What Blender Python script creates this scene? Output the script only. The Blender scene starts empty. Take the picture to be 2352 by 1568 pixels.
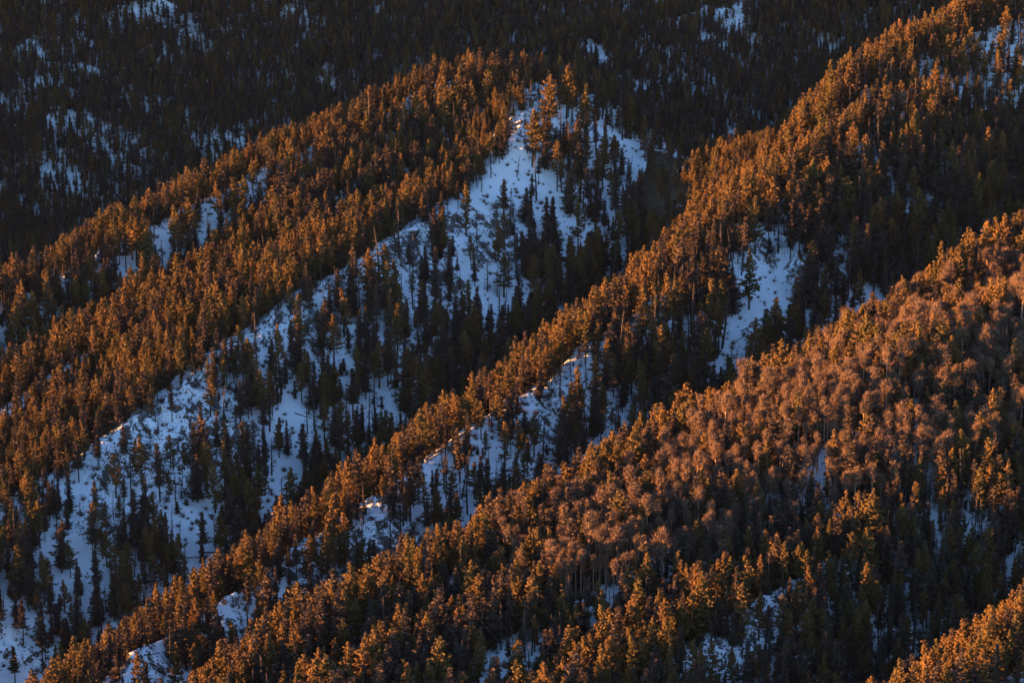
import bpy, math, random
import numpy as np
from mathutils import Vector
sc = bpy.context.scene
COL = sc.collection
RAD = math.radians

# ------------------------------------------------------------------ camera
PITCH = RAD(12.0)
FPX = 4700.0                      # focal length in units of a 2352 px wide picture
CX, CY = 1176.0, 784.0
cam_d = bpy.data.cameras.new('camera')
cam = bpy.data.objects.new('camera', cam_d)
COL.objects.link(cam)
cam_d.sensor_width = 36.0
cam_d.lens = 36.0 * FPX / 2352.0
cam_d.clip_start = 1.0
cam_d.clip_end = 30000.0
cam.location = (0, 0, 0)
cam.rotation_euler = (math.pi / 2 - PITCH, 0, 0)
sc.camera = cam

# ------------------------------------------------------------------ light
SUN_EL = RAD(5.6)
SUN_H = (-0.975, -0.22)
_n = math.hypot(*SUN_H)
SH = (SUN_H[0] / _n, SUN_H[1] / _n)
SUN = Vector((SH[0] * math.cos(SUN_EL), SH[1] * math.cos(SUN_EL), math.sin(SUN_EL)))
sun_d = bpy.data.lights.new('sun', 'SUN')
sun_d.energy = 4.6
sun_d.angle = RAD(0.6)
sun_d.color = (1.0, 0.405, 0.10)
sun = bpy.data.objects.new('sun', sun_d)
COL.objects.link(sun)
sun.rotation_euler = SUN.to_track_quat('Z', 'Y').to_euler()
sun.location = (-300, 300, 400)

world = bpy.data.worlds.new('World')
sc.world = world
world.use_nodes = True
wt = world.node_tree
for n in list(wt.nodes):
    wt.nodes.remove(n)
sky = wt.nodes.new('ShaderNodeTexSky')
sky.sky_type = 'NISHITA'
sky.sun_disc = False
sky.sun_elevation = SUN_EL
sky.sun_rotation = math.atan2(SH[0], SH[1])
sky.altitude = 2500
sky.air_density = 1.0
sky.dust_density = 0.3
sky.ozone_density = 2.0
bg = wt.nodes.new('ShaderNodeBackground')
bg.inputs['Strength'].default_value = 0.068
wo = wt.nodes.new('ShaderNodeOutputWorld')
wt.links.new(sky.outputs[0], bg.inputs[0])
wt.links.new(bg.outputs[0], wo.inputs[0])

sc.view_settings.view_transform = 'Standard'
sc.view_settings.look = 'None'
sc.view_settings.gamma = 1.0
sc.view_settings.exposure = 3.08
HAZE = 0.0000046
sc.cycles.volume_bounces = 0
sc.cycles.max_bounces = 4
sc.cycles.diffuse_bounces = 3
sc.cycles.glossy_bounces = 1

# ------------------------------------------------------------------ picture <-> place
CT, ST = math.cos(PITCH), math.sin(PITCH)

def at(px, py, D):
    """the point at forward distance D seen at picture position (px, py)"""
    a = (px - CX) / FPX
    b = (CY - py) / FPX
    dx, dy, dz = a, CT + b * ST, -ST + b * CT
    k = D / dy
    return np.array([dx * k, D, dz * k])

def project(x, y, z):
    f = y * CT - z * ST
    u = y * ST + z * CT
    return CX + FPX * x / f, CY - FPX * u / f

# ------------------------------------------------------------------ noise
def _hash(ix, iy, seed):
    h = (ix.astype(np.int64) * 374761393 + iy.astype(np.int64) * 668265263 + seed * 974634777) & 0xffffffff
    h = ((h ^ (h >> 13)) * 1274126177) & 0xffffffff
    h = (h ^ (h >> 16)) & 0xffffffff
    return h / 4294967295.0

def vnoise(x, y, seed=0):
    ix, iy = np.floor(x), np.floor(y)
    fx, fy = x - ix, y - iy
    fx = fx * fx * (3 - 2 * fx); fy = fy * fy * (3 - 2 * fy)
    a = _hash(ix, iy, seed); b = _hash(ix + 1, iy, seed)
    c = _hash(ix, iy + 1, seed); d = _hash(ix + 1, iy + 1, seed)
    return (a * (1 - fx) + b * fx) * (1 - fy) + (c * (1 - fx) + d * fx) * fy * 1.0

def fbm(x, y, seed=0, octv=3):
    s, a, t = 0.0, 1.0, 0.0
    for k in range(octv):
        s = s + a * (vnoise(x * 2 ** k + 17.3 * k, y * 2 ** k - 9.1 * k, seed + k) - 0.5)
        t += a
        a *= 0.5
    return s / t * 2.0          # about -1 .. 1

def sstep(a, b, x):
    t = np.clip((x - a) / (b - a), 0, 1)
    return t * t * (3 - 2 * t)

# ------------------------------------------------------------------ the ridges (crest line, slope right, slope left, rounding)
RIDGES = {     # points (picture x, y, distance), slope right, slope left, rounding, how far each slope holds before it steepens (right, left)
 'rim':      ([(1480,305,1345),(1420,262,1345),(1360,230,1348),(1300,205,1348),(1230,190,1345),(1150,185,1340),(1060,190,1325),(960,222,1308),(870,262,1290),(600,390,1220),(400,500,1160),(200,610,1110),(0,710,1060),(-300,850,980),(-700,1050,900)], .58, .55, 7, 38, 20),
 'rib':      ([(900,385,1225),(760,455,1190),(640,530,1140),(500,655,1080),(300,785,1010),(0,965,920),(-300,1150,850),(-700,1400,780)], .66, .26, 4, 45, 45),
 'shoulder': ([(1420,330,1500),(1330,250,1410),(1260,205,1335),(1215,215,1310),(1170,330,1250),(1090,440,1195),(990,505,1145),(880,570,1095),(760,650,1045),(640,725,1000),(530,800,960),(430,885,925),(320,965,890),(200,1055,860),(0,1185,810),(-300,1400,750),(-600,1650,700)], .60, .16, 4, 999, 60),
 'saddle':   ([(1480,330,1340),(1570,365,1295),(1640,372,1275),(1740,355,1255),(1800,345,1240)], .5, .5, 8, 40, 40),
 'back':     ([(2700,-250,1500),(2352,40,1380),(2150,120,1320),(1980,235,1260),(1860,350,1220),(1790,430,1185),(1730,505,1145),(1660,575,1100),(1600,620,1060)], .5, .6, 7, 45, 30),
 'middle':   ([(2700,-60,1520),(2352,125,1370),(2150,245,1265),(1980,345,1195),(1840,445,1130),(1700,530,1080),(1600,605,1040),(1500,690,1000),(1350,795,945),(1230,885,905),(1120,970,865),(950,1095,810),(760,1225,750),(630,1310,712),(500,1405,675),(300,1545,625),(100,1700,575),(-200,1900,520)], .62, .65, 4, 999, 14),
 'aspen':    ([(2900,350,1120),(2700,450,1060),(2352,620,960),(2200,705,910),(2000,830,855),(1850,930,810),(1650,1040,760),(1430,1145,705),(1230,1235,665),(1000,1350,628),(800,1465,595),(570,1610,560),(300,1780,520)], .40, .60, 6, 60, 20),
 'inner':    ([(2700,650,920),(2352,800,798),(2100,900,752),(1900,985,718),(1700,1135,690),(1450,1290,640),(1200,1440,598),(950,1590,560),(700,1740,525)], .40, .22, 6, 60, 40),
 'edge':     ([(2700,850,840),(2500,960,750),(2352,1040,715),(2200,1140,684),(2060,1225,670),(1950,1300,645),(1840,1350,625),(1750,1400,608),(1650,1455,590),(1560,1520,572),(1400,1640,545),(1200,1760,520)], .62, .22, 4, 999, 40),
 'corner':   ([(2800,1250,560),(2500,1430,520),(2352,1520,505),(2200,1640,480)], .5, .7, 6, 999, 20),
 'beyond':   ([(-900,1000,1200),(-400,770,1330),(0,630,1450),(300,515,1530),(600,370,1620),(720,310,1650),(900,215,1700),(1130,155,1770),(1400,75,1860),(1700,-10,1960),(2100,-150,2090),(2700,-330,2260)], .62, .7, 5, 999, 30),
 'farther':  ([(700,500,1760),(900,300,1830),(1300,60,1960),(1600,-90,2060),(2200,-400,2250)], .5, .5, 10, 60, 60),
 'mountain': ([(-1500,-250,2150),(-600,-330,2250),(300,-500,2350),(1500,-700,2500),(3500,-1000,2750)], .62, .4, 30, 9999, 9999),
}
RNAMES = list(RIDGES)
RP = {k: np.array([at(*p) for p in v[0]]) for k, v in RIDGES.items()}
# an unseen spur added out of the picture to the left, to block the evening sun from the far side of the valley
RIDGES['outer'] = (None, .70, .70, 20, 9999, 9999)
RP['outer'] = np.array([(-1160., 1480., 160.), (-1190., 1750., 230.), (-1300., 2600., 330.)])
RNAMES.append('outer')

def ridge_eval(name, x, y):
    P = RP[name]
    best = np.full(x.shape, 1e18); sd = np.zeros_like(x); cz = np.zeros_like(x)
    for i in range(len(P) - 1):
        ax, ay, az = P[i]; bx, by, bz = P[i + 1]
        ex, ey = bx - ax, by - ay
        L2 = ex * ex + ey * ey
        t = np.clip(((x - ax) * ex + (y - ay) * ey) / L2, 0, 1)
        qx, qy = x - (ax + t * ex), y - (ay + t * ey)
        d2 = qx * qx + qy * qy
        m = d2 < best
        best = np.where(m, d2, best)
        # lines run from upper right to lower left or the other way: 'right' = the side facing +x -y
        side = np.where(qx * 0.78 - qy * 0.62 >= 0, 1.0, -1.0)
        sd = np.where(m, side, sd)
        cz = np.where(m, az + t * (bz - az), cz)
    return np.sqrt(best), sd, cz

FLOOR = -470.0

def base_height(x, y, want=False):
    """ridges only. want -> also index of the ridge that carries the point, its signed distance"""
    # bend the plan a little so that no crest is a ruled line
    wf = np.clip((y / 1250) ** 1.6, .25, 1.3)
    wx = x + wf * 14 * fbm(x / 75, y / 75, 3, 2) + 6.0 * wf * fbm(x / 24, y / 24, 4, 2)
    wy = y + wf * 12 * fbm(x / 75, y / 75, 5, 2) + 6.0 * wf * fbm(x / 24, y / 24, 6, 2)
    z = np.full(x.shape, FLOOR); idx = np.full(x.shape, -1); dd = np.zeros_like(x)
    for i, k in enumerate(RNAMES):
        _, sr, sl, w, tr_, tl_ = RIDGES[k]
        d, s, cz = ridge_eval(k, wx, wy)
        sl_ = np.where(s > 0, sr, sl); tt = np.where(s > 0, tr_, tl_)
        zz = cz - sl_ * (np.sqrt(d * d + w * w) - w) - np.maximum(d - tt, 0) * (1.0 - sl_)
        m = zz > z
        z = np.where(m, zz, z); idx = np.where(m, i, idx); dd = np.where(m, d * s, dd)
    return (z, idx, dd) if want else z

def gully(x, y):
    s = x * .55 + y * .83
    d = x * .83 - y * .55
    return fbm(s / 26, d / 130, 21, 3)

# crags: plan position of the middle and half sizes in metres
CRAGS = []
def rockiness(x, y, idx, dd):
    r = fbm(x / 34, y / 34, 31, 3)
    names = {n: i for i, n in enumerate(RNAMES)}
    near = np.zeros_like(x)
    for n, lo, hi in (('shoulder', -3, 55), ('rib', -2, 40), ('middle', -3, 30), ('edge', -4, 34), ('rim', -2, 25), ('beyond', -2, 14)):
        near = np.where((idx == names[n]) & (dd > lo) & (dd < hi), 1 - np.abs(dd - lo) / (hi - lo) * .75, near)
    crag = np.zeros_like(x)
    for cx, cy, rx, ry in CRAGS:
        crag = np.maximum(crag, np.exp(-(((x - cx) / rx) ** 2 + ((y - cy) / ry) ** 2)))
    return sstep(.02, .42, r * .9 + near * .50 - .22 + crag * .75)

def height(x, y, full=False):
    x = np.asarray(x, float); y = np.asarray(y, float)
    z, idx, dd = base_height(x, y, True)
    fall = sstep(0, 40, np.abs(dd))
    big = np.clip(y / 1500, .6, 2)
    z = z + gully(x, y) * 4.2 * fall * big
    z = z + 1.6 * fbm(x / 28, y / 28, 41, 2) * (0.4 + fall * .6)
    z = z + .55 * fbm(x / 8, y / 8, 43, 2)
    rk = rockiness(x, y, idx, dd)
    rn = 1 - np.abs(fbm(x / 11 + .3 * fbm(x / 5, y / 5, 52, 1), y / 11, 51, 3)) * 2.0
    rn2 = 1 - np.abs(fbm(x / 4.2, y / 4.2, 57, 2)) * 2.0
    z = z + rk * (3.2 * rn + 1.3 * rn2)
    if full:
        return z, idx, dd, rk
    return z

def first_hit(px, py, ymin=420):
    ys = np.arange(ymin, 2300, 2.0)
    a = (px - CX) / FPX; b_ = (CY - py) / FPX
    dy = CT + b_ * ST
    xs = a / dy * ys; zs = (-ST + b_ * CT) / dy * ys
    h = base_height(xs, ys)
    m = np.nonzero(h > zs)[0]
    i = m[0] if len(m) else len(ys) - 1
    return xs[i], ys[i]
for px_, py_, rx_, ry_ in [(690,765,17,17),(620,790,12,14),(400,1040,18,22),(300,1060,12,16),(850,640,6,8),(1400,830,14,16),(1260,940,12,12),(920,1290,12,14),
                           (1225,230,7,9),(1790,1395,8,9),(2050,300,10,14),(560,630,8,10),(330,800,14,14),(1900,1310,6,7),(700,1330,14,12),(1900,560,10,14),(380,500,8,9),(520,560,7,8)]:
    _h = first_hit(px_, py_)
    CRAGS.append((_h[0], _h[1], rx_, ry_))

# ------------------------------------------------------------------ material helpers
def new_mat(name):
    m = bpy.data.materials.new(name)
    m.use_nodes = True
    nt = m.node_tree
    for n in list(nt.nodes):
        nt.nodes.remove(n)
    out = nt.nodes.new('ShaderNodeOutputMaterial')
    b = nt.nodes.new('ShaderNodeBsdfPrincipled')
    nt.links.new(b.outputs[0], out.inputs[0])
    b.inputs['Roughness'].default_value = .9
    b.inputs['Specular IOR Level'].default_value = .15
    return m, nt, b

def nd(nt, kind, **kw):
    n = nt.nodes.new(kind)
    for k, v in kw.items():
        setattr(n, k, v)
    return n

def mixc(nt, fac, a, b):
    n = nd(nt, 'ShaderNodeMix', data_type='RGBA')
    for s, v in ((0, fac), (6, a), (7, b)):
        if isinstance(v, bpy.types.NodeSocket):
            nt.links.new(v, n.inputs[s])
        elif s == 0:
            n.inputs[s].default_value = v
        else:
            n.inputs[s].default_value = (*v, 1)
    return n.outputs[2]

def noise_out(nt, scale, detail=3, vec=None, rough=.6):
    n = nd(nt, 'ShaderNodeTexNoise')
    n.inputs['Scale'].default_value = scale
    n.inputs['Detail'].default_value = detail
    n.inputs['Roughness'].default_value = rough
    if vec is None:
        g = nd(nt, 'ShaderNodeNewGeometry'); vec = g.outputs['Position']
    nt.links.new(vec, n.inputs['Vector'])
    return n.outputs[0]

def math_(nt, op, a, b=None, c=None, clamp=False):
    n = nd(nt, 'ShaderNodeMath', operation=op, use_clamp=clamp)
    for i, v in enumerate((a, b, c)):
        if v is None: continue
        if isinstance(v, bpy.types.NodeSocket): nt.links.new(v, n.inputs[i])
        else: n.inputs[i].default_value = v
    return n.outputs[0]

def maprange(nt, v, a, b, c=0., d=1.):
    n = nd(nt, 'ShaderNodeMapRange', clamp=True)
    nt.links.new(v, n.inputs[0])
    for i, q in enumerate((a, b, c, d)):
        n.inputs[i + 1].default_value = q
    return n.outputs[0]

SNOW = (.74, .79, .88)
# terrain
M_GROUND, nt, b = new_mat('snowy_ground')
at_s = nd(nt, 'ShaderNodeAttribute', attribute_name='snow')
at_r = nd(nt, 'ShaderNodeAttribute', attribute_name='rock')
n1 = noise_out(nt, .55, 4)
n2 = noise_out(nt, .12, 3)
nmix = math_(nt, 'ADD', math_(nt, 'MULTIPLY', n1, .65), math_(nt, 'MULTIPLY', n2, .5))
n3 = noise_out(nt, 1.3, 3)
sm = math_(nt, 'ADD', at_s.outputs['Fac'], math_(nt, 'ADD', math_(nt, 'SUBTRACT', nmix, .575), math_(nt, 'MULTIPLY', math_(nt, 'SUBTRACT', n3, .5), math_(nt, 'MULTIPLY_ADD', at_r.outputs['Fac'], 1.3, .8))))
snowf = maprange(nt, sm, .44, .56)
litter = mixc(nt, maprange(nt, noise_out(nt, .35, 3), .35, .65), (.050, .034, .022), (.11, .072, .042))
rockc = mixc(nt, maprange(nt, noise_out(nt, .9, 4), .3, .7), (.035, .033, .034), (.12, .108, .10))
soil = mixc(nt, at_r.outputs['Fac'], litter, rockc)
geo = nd(nt, 'ShaderNodeNewGeometry')
nt.links.new(mixc(nt, snowf, soil, SNOW), b.inputs['Base Color'])
bp = nd(nt, 'ShaderNodeBump')
bp.inputs['Strength'].default_value = .35
bp.inputs['Distance'].default_value = .6
nt.links.new(noise_out(nt, .8, 4), bp.inputs['Height'])
nt.links.new(bp.outputs[0], b.inputs['Normal'])

def foliage_mat(name, c1, c2, c3=None):
    m, nt, b = new_mat(name)
    oi = nd(nt, 'ShaderNodeObjectInfo')
    n = noise_out(nt, .45, 2)
    col = mixc(nt, oi.outputs['Random'], c1, c2)
    col = mixc(nt, maprange(nt, n, .35, .7, 0, .5), col, c3 or c1)
    nt.links.new(col, b.inputs['Base Color'])
    b.inputs['Roughness'].default_value = .75
    return m

M_PINE = foliage_mat('pine_needles', (.092, .072, .026), (.158, .086, .034), (.078, .056, .024))
M_FIR = foliage_mat('fir_needles', (.062, .047, .041), (.092, .063, .046), (.048, .040, .038))
M_ASPEN = foliage_mat('aspen_twigs', (.130, .086, .064), (.100, .068, .052), (.165, .110, .084))
M_ASPEN_BARK = foliage_mat('aspen_bark', (.36, .26, .20), (.28, .20, .15), (.20, .15, .12))
M_BARK = foliage_mat('pine_bark', (.075, .050, .036), (.055, .040, .032), (.045, .033, .027))
M_DEAD = foliage_mat('dead_wood', (.055, .044, .042), (.040, .033, .033), (.08, .066, .060))
M_SHRUB = foliage_mat('shrub_twigs', (.12, .070, .052), (.085, .062, .052), (.06, .045, .038))
M_ROCK, nt, b = new_mat('snow_capped_rock')
geo = nd(nt, 'ShaderNodeNewGeometry')
sx = nd(nt, 'ShaderNodeSeparateXYZ'); nt.links.new(geo.outputs['Normal'], sx.inputs[0])
cap = maprange(nt, math_(nt, 'ADD', sx.outputs[2], math_(nt, 'MULTIPLY', math_(nt, 'SUBTRACT', noise_out(nt, 1.2, 3), .5), .7)), .58, .70)
rc = mixc(nt, noise_out(nt, 1.5, 4), (.03, .028, .028), (.13, .11, .10))
nt.links.new(mixc(nt, cap, rc, SNOW), b.inputs['Base Color'])

# ------------------------------------------------------------------ mesh helpers
def mesh_np(name, V, F, mats, fm=None, smooth=False):
    """V (n,3), F list of arrays (m,3) or (m,4)"""
    me = bpy.data.meshes.new(name)
    V = np.asarray(V, np.float32)
    F = [np.asarray(f, np.int32) for f in F if len(f)]
    nl = sum(f.size for f in F); npol = sum(len(f) for f in F)
    me.vertices.add(len(V)); me.vertices.foreach_set('co', V.ravel())
    me.loops.add(nl); me.polygons.add(npol)
    me.loops.foreach_set('vertex_index', np.concatenate([f.ravel() for f in F]))
    starts, cur = [], 0
    for f in F:
        k = f.shape[1]
        starts.append(cur + np.arange(len(f)) * k); cur += f.size
    me.polygons.foreach_set('loop_start', np.concatenate(starts).astype(np.int32))
    for m in mats: me.materials.append(m)
    if fm is not None:
        me.polygons.foreach_set('material_index', np.asarray(fm, np.int32))
    me.polygons.foreach_set('use_smooth', np.full(npol, smooth))
    me.update(calc_edges=True)
    return me

class Geo:
    def __init__(s): s.V = []; s.T = []; s.Q = []; s.n = 0
    def tube(s, pts, rad, k=5):
        pts = np.asarray(pts, float); base = s.n
        for i, p in enumerate(pts):
            d = pts[min(i + 1, len(pts) - 1)] - pts[max(i - 1, 0)]
            d = d / (np.linalg.norm(d) + 1e-9)
            a = np.cross(d, (0, 0, 1.) if abs(d[2]) < .9 else (1., 0, 0)); a /= np.linalg.norm(a)
            c = np.cross(d, a)
            for j in range(k):
                t = 2 * math.pi * j / k
                s.V.append(p + rad[i] * (math.cos(t) * a + math.sin(t) * c))
        for i in range(len(pts) - 1):
            for j in range(k):
                j2 = (j + 1) % k
                s.Q.append((base + i * k + j, base + i * k + j2, base + (i + 1) * k + j2, base + (i + 1) * k + j))
        s.n += len(pts) * k
    def tris(s, A):
        """A (m,3,3)"""
        m = len(A)
        s.V.extend(A.reshape(-1, 3))
        idx = (s.n + np.arange(m * 3)).reshape(-1, 3)
        s.T.extend(map(tuple, idx)); s.n += m * 3
    def mesh(s, name, mat):
        F = []
        if s.T: F.append(np.array(s.T))
        if s.Q: F.append(np.array(s.Q))
        return mesh_np(name, np.array(s.V), F, [mat])

def unit(v): return v / (np.linalg.norm(v, axis=-1, keepdims=True) + 1e-9)

def tuft_tris(rng, C, R, n, size, flat=1.0, jit=.5):
    """small needle-spray faces set round the middle points C (m,3), radius R (m,)"""
    m = len(C)
    N = unit(rng.normal(size=(m, n, 3)))
    N[..., 2] = N[..., 2] * .8 + .12
    P = C[:, None] + N * (R[:, None, None] * rng.uniform(.45, 1.05, (m, n, 1))) * np.array([1, 1, flat])
    N2 = unit(N + rng.normal(size=N.shape) * jit)
    A = unit(np.cross(N2, rng.normal(size=N.shape)))
    B = np.cross(N2, A)
    sz = (size * rng.uniform(.6, 1.3, (m, n, 1))) * R[:, None, None]
    t = np.stack([P + A * sz, P - A * sz * .6 + B * sz * .75, P - A * sz * .6 - B * sz * .75], axis=2)
    return t.reshape(-1, 3, 3)

def spray_tris(rng, C, D, n, length, width, spread):
    """thin twigs: from the points C along D"""
    m = len(C)
    d = unit(D[:, None] + rng.normal(size=(m, n, 3)) * spread)
    s = C[:, None] + rng.normal(size=(m, n, 3)) * length * .35
    L = length * rng.uniform(.5, 1.2, (m, n, 1))
    w = unit(np.cross(d, rng.normal(size=d.shape))) * width
    t = np.stack([s + w, s - w, s + d * L], axis=2)
    return t.reshape(-1, 3, 3)

def trunk_line(rng, H, bend=.25):
    zs = np.linspace(0, 1, 9)
    ox = np.cumsum(rng.normal(size=9)) * bend * .12; oy = np.cumsum(rng.normal(size=9)) * bend * .12
    return np.stack([ox * zs, oy * zs, zs * H - .8 * (zs == 0)], 1)

def tz(line, h, H):
    f = np.clip(h / H, 0, 1) * 8; i = int(min(f, 7)); t = f - i
    p = line[i] * (1 - t) + line[i + 1] * t
    p = p.copy(); p[2] = h
    return p

def make_pine(seed):
    rng = np.random.default_rng(seed)
    H = 18.0; R = rng.uniform(2.7, 3.9); h0 = H * rng.uniform(.10, .38)
    line = trunk_line(rng, H, .5)
    tr, cr = Geo(), Geo()
    tr.tube(line, [.30 * (1 - .9 * i / 8) + .02 for i in range(9)], 6)
    C, RR = [], []
    nb = rng.integers(82, 108)
    round_top = rng.uniform(.45, .8)
    gaps = rng.uniform(0, 1, 3); gaz = rng.uniform(0, 2 * math.pi, 3)
    for i in range(nb):
        t = (i + rng.uniform()) / nb
        h = h0 + (H - h0) * t * .985
        az = rng.uniform(0, 2 * math.pi)
        prof = (1 - t) ** round_top * (.62 + .38 * min(1, t * 5))
        L = max(.5, R * prof * rng.uniform(.6, 1.22))
        for g, ga in zip(gaps, gaz):
            if abs(t - g) < .09 and math.cos(az - ga) > .1: L *= .45
        el = -.18 + t * .95 + rng.normal() * .12
        p0 = tz(line, h, H)
        dirv = np.array([math.cos(az) * math.cos(el), math.sin(az) * math.cos(el), math.sin(el)])
        p1 = p0 + dirv * L * .6; p2 = p1 + (dirv + np.array([0, 0, .35])) * L * .4
        if i % 2 == 0: tr.tube([p0, p1, p2], [.07, .045, .02], 3)
        k = max(2, int(L / .38))
        for j in range(k):
            f = .28 + .72 * (j + .5) / k
            q = (p0 + (p1 - p0) * f / .6) if f < .6 else (p1 + (p2 - p1) * (f - .6) / .4)
            side = np.cross(dirv, (0, 0, 1.))
            RR_ = 0; C.append(q + side * rng.normal() * .33 * L * f * .55 + rng.normal(size=3) * .12)
            RR.append(rng.uniform(.25, .48) * (1 if t < .9 else .75))
    C.append(tz(line, H * .99, H)); RR.append(.42)
    cr.tris(tuft_tris(rng, np.array(C), np.array(RR), 11, .66, .7, .6))
    return tr.mesh('trunk', M_BARK), cr.mesh('crown', M_PINE)

def make_fir(seed, slim=1.0, low=.12, H=18.0):
    rng = np.random.default_rng(seed)
    R = rng.uniform(2.6, 3.5) * slim * (H / 18 if H > 8 else .86); h0 = H * low
    lop = rng.uniform(0, 6.28); gap = rng.uniform(.1, .9, 4); gaz = rng.uniform(0, 6.28, 4)
    line = trunk_line(rng, H, .3)
    tr, cr = Geo(), Geo()
    tr.tube(line, [(.26 * (1 - .93 * i / 8) + .015) * H / 18 for i in range(9)], 6)
    n_l = int((H - h0) / .60)
    tri = []
    ph = rng.uniform(0, 6)
    for i in range(n_l):
        t = i / n_l
        h = h0 + (H - h0) * t + rng.normal() * .1
        prof = (1 - t) ** .82 * (.7 + .3 * min(1, t * 6)) * (1 + .16 * math.sin(i * 1.3 + ph))
        nb = 8 if t < .75 else 6
        a0 = rng.uniform(0, 6.28)
        for j in range(nb):
            az = a0 + 2 * math.pi * j / nb + rng.normal() * .2
            L = max(.3, R * prof * rng.uniform(.5, 1.25) * (1 + .18 * math.cos(az - lop)))
            for g_, ga in zip(gap, gaz):
                if abs(t - g_) < .06 and math.cos(az - ga) > 0: L *= .45
            p0 = tz(line, h, H)
            dx = np.array([math.cos(az), math.sin(az), 0.]); sd = np.array([-dx[1], dx[0], 0.])
            drop = -.30 + .75 * t
            k = max(2, int(L / .42))
            for q in range(k):
                f = (q + .6) / k
                zf = drop * f + .22 * f * f
                c = p0 + dx * L * f + np.array([0, 0, L * zf])
                wd = L * .30 * (1.15 - f * .8) + .12
                nv = 3
                for _ in range(nv):
                    o = sd * rng.uniform(-1, 1) * wd + np.array([0, 0, rng.normal() * .10])
                    e1 = (dx * rng.uniform(.35, .6) + sd * rng.normal() * .22 + np.array([0, 0, rng.normal() * .12 + .06]))
                    e2 = sd * rng.uniform(.16, .30) + np.array([0, 0, rng.normal() * .16 - .05])
                    tri.append((c + o + e1, c + o - e1 * .5 + e2, c + o - e1 * .5 - e2))
    tri = np.array(tri)
    cr.tris(tri)
    # leader and inner mass
    C = np.array([tz(line, h, H) for h in np.linspace(h0 + .5, H * .97, 34)])
    rr = np.array([max(.12, R * .42 * (1 - (h - h0) / (H - h0))) for h in C[:, 2]])
    cr.tris(tuft_tris(rng, C, rr, 12, .55, 1.1, .6))
    return tr.mesh('trunk', M_BARK), cr.mesh('crown', M_FIR)

def make_aspen(seed):
    rng = np.random.default_rng(seed)
    H = 16.5; R = rng.uniform(1.35, 2.0)
    line = trunk_line(rng, H, .8)
    tr, cr = Geo(), Geo()
    tr.tube(line, [.25 * (1 - .88 * i / 8) + .015 for i in range(9)], 5)
    C, D = [], []
    h0 = H * rng.uniform(.52, .68)
    for i in range(34):
        t = rng.uniform() ** .8
        h = h0 + (H * .93 - h0) * t
        az = rng.uniform(0, 6.28)
        L = 1.08 * R * (1 - .62 * t ** 2) * rng.uniform(.5, 1.05) * (.45 + .55 * min(1, t * 2.2 + .1))
        el = rng.uniform(.75, 1.25)
        p0 = tz(line, h, H)
        dv = np.array([math.cos(az) * math.cos(el), math.sin(az) * math.cos(el), math.sin(el)])
        p2 = p0 + dv * L * 1.45
        p2[2] = min(p2[2], H * (.93 + .1 * rng.uniform()))
        tr.tube([p0, (p0 + p2) / 2 + rng.normal(size=3) * .1, p2], [.05, .035, .018], 3)
        for f in (.55, .8, 1.0):
            C.append(p0 + (p2 - p0) * f + rng.normal(size=3) * .22); D.append(unit(dv + np.array([0, 0, .5])))
    cr.tris(spray_tris(rng, np.array(C), np.array(D), 12, .95, .028, .5))
    cr.tris(tuft_tris(rng, np.array(C), rng.uniform(.22, .42, len(C)), 10, .62, 1, .6))
    return tr.mesh('trunk', M_ASPEN_BARK), cr.mesh('crown', M_ASPEN)

def make_dead(seed):
    rng = np.random.default_rng(seed)
    H = 16.0
    top = H * rng.choice([1, 1, 1, .72])
    line = trunk_line(rng, H, .6)
    tr, br = Geo(), Geo()
    tr.tube(line, [.30 * (1 - .86 * i / 8) + .02 for i in range(9)], 5)
    nb = rng.integers(40, 90)
    one = rng.uniform(0, 6.28); bias = rng.uniform(0, .8)
    for i in range(nb):
        t = rng.uniform(.12, .98)
        h = H * t; az = rng.uniform(0, 6.28)
        if rng.uniform() < bias: az = one + rng.normal() * .6
        L = (2.3 * (1 - t) + .45) * rng.uniform(.35, 1.1)
        p0 = tz(line, h, H)
        d = np.array([math.cos(az), math.sin(az), 0])
        dr = rng.uniform(.1, .6)
        p1 = p0 + d * L * .5 - np.array([0, 0, L * .12 * dr]); p2 = p0 + d * L - np.array([0, 0, L * .75 * dr])
        br.tube([p0, p1, p2], [.085, .060, .028], 3)
        if L > 1.1:
            s = np.array([-d[1], d[0], -.4])
            for f, sg in ((.6, 1), (.75, -1)):
                q = p0 + (p2 - p0) * f
                br.tube([q, q + (s * sg + d * .6) * L * .28], [.045, .022], 3)
    return tr.mesh('trunk', M_DEAD), br.mesh('crown', M_DEAD)

def make_shrub(seed):
    rng = np.random.default_rng(seed)
    g = Geo()
    n = 46
    for i in range(n):
        az = rng.uniform(0, 6.28); el = rng.uniform(.5, 1.45)
        d = np.array([math.cos(az) * math.cos(el), math.sin(az) * math.cos(el), math.sin(el)])
        L = rng.uniform(1.0, 2.1)
        p0 = np.array([rng.normal() * .15, rng.normal() * .15, -.2])
        p1 = p0 + d * L * .6; p2 = p0 + (d + rng.normal(size=3) * .15) * L
        g.tube([p0, p1, p2], [.035, .024, .01], 3)
        g.tris(spray_tris(rng, np.array([p1, p2]), np.array([d, d]), 6, .45, .022, .7))
    return g.mesh('shrub', M_SHRUB)

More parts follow.
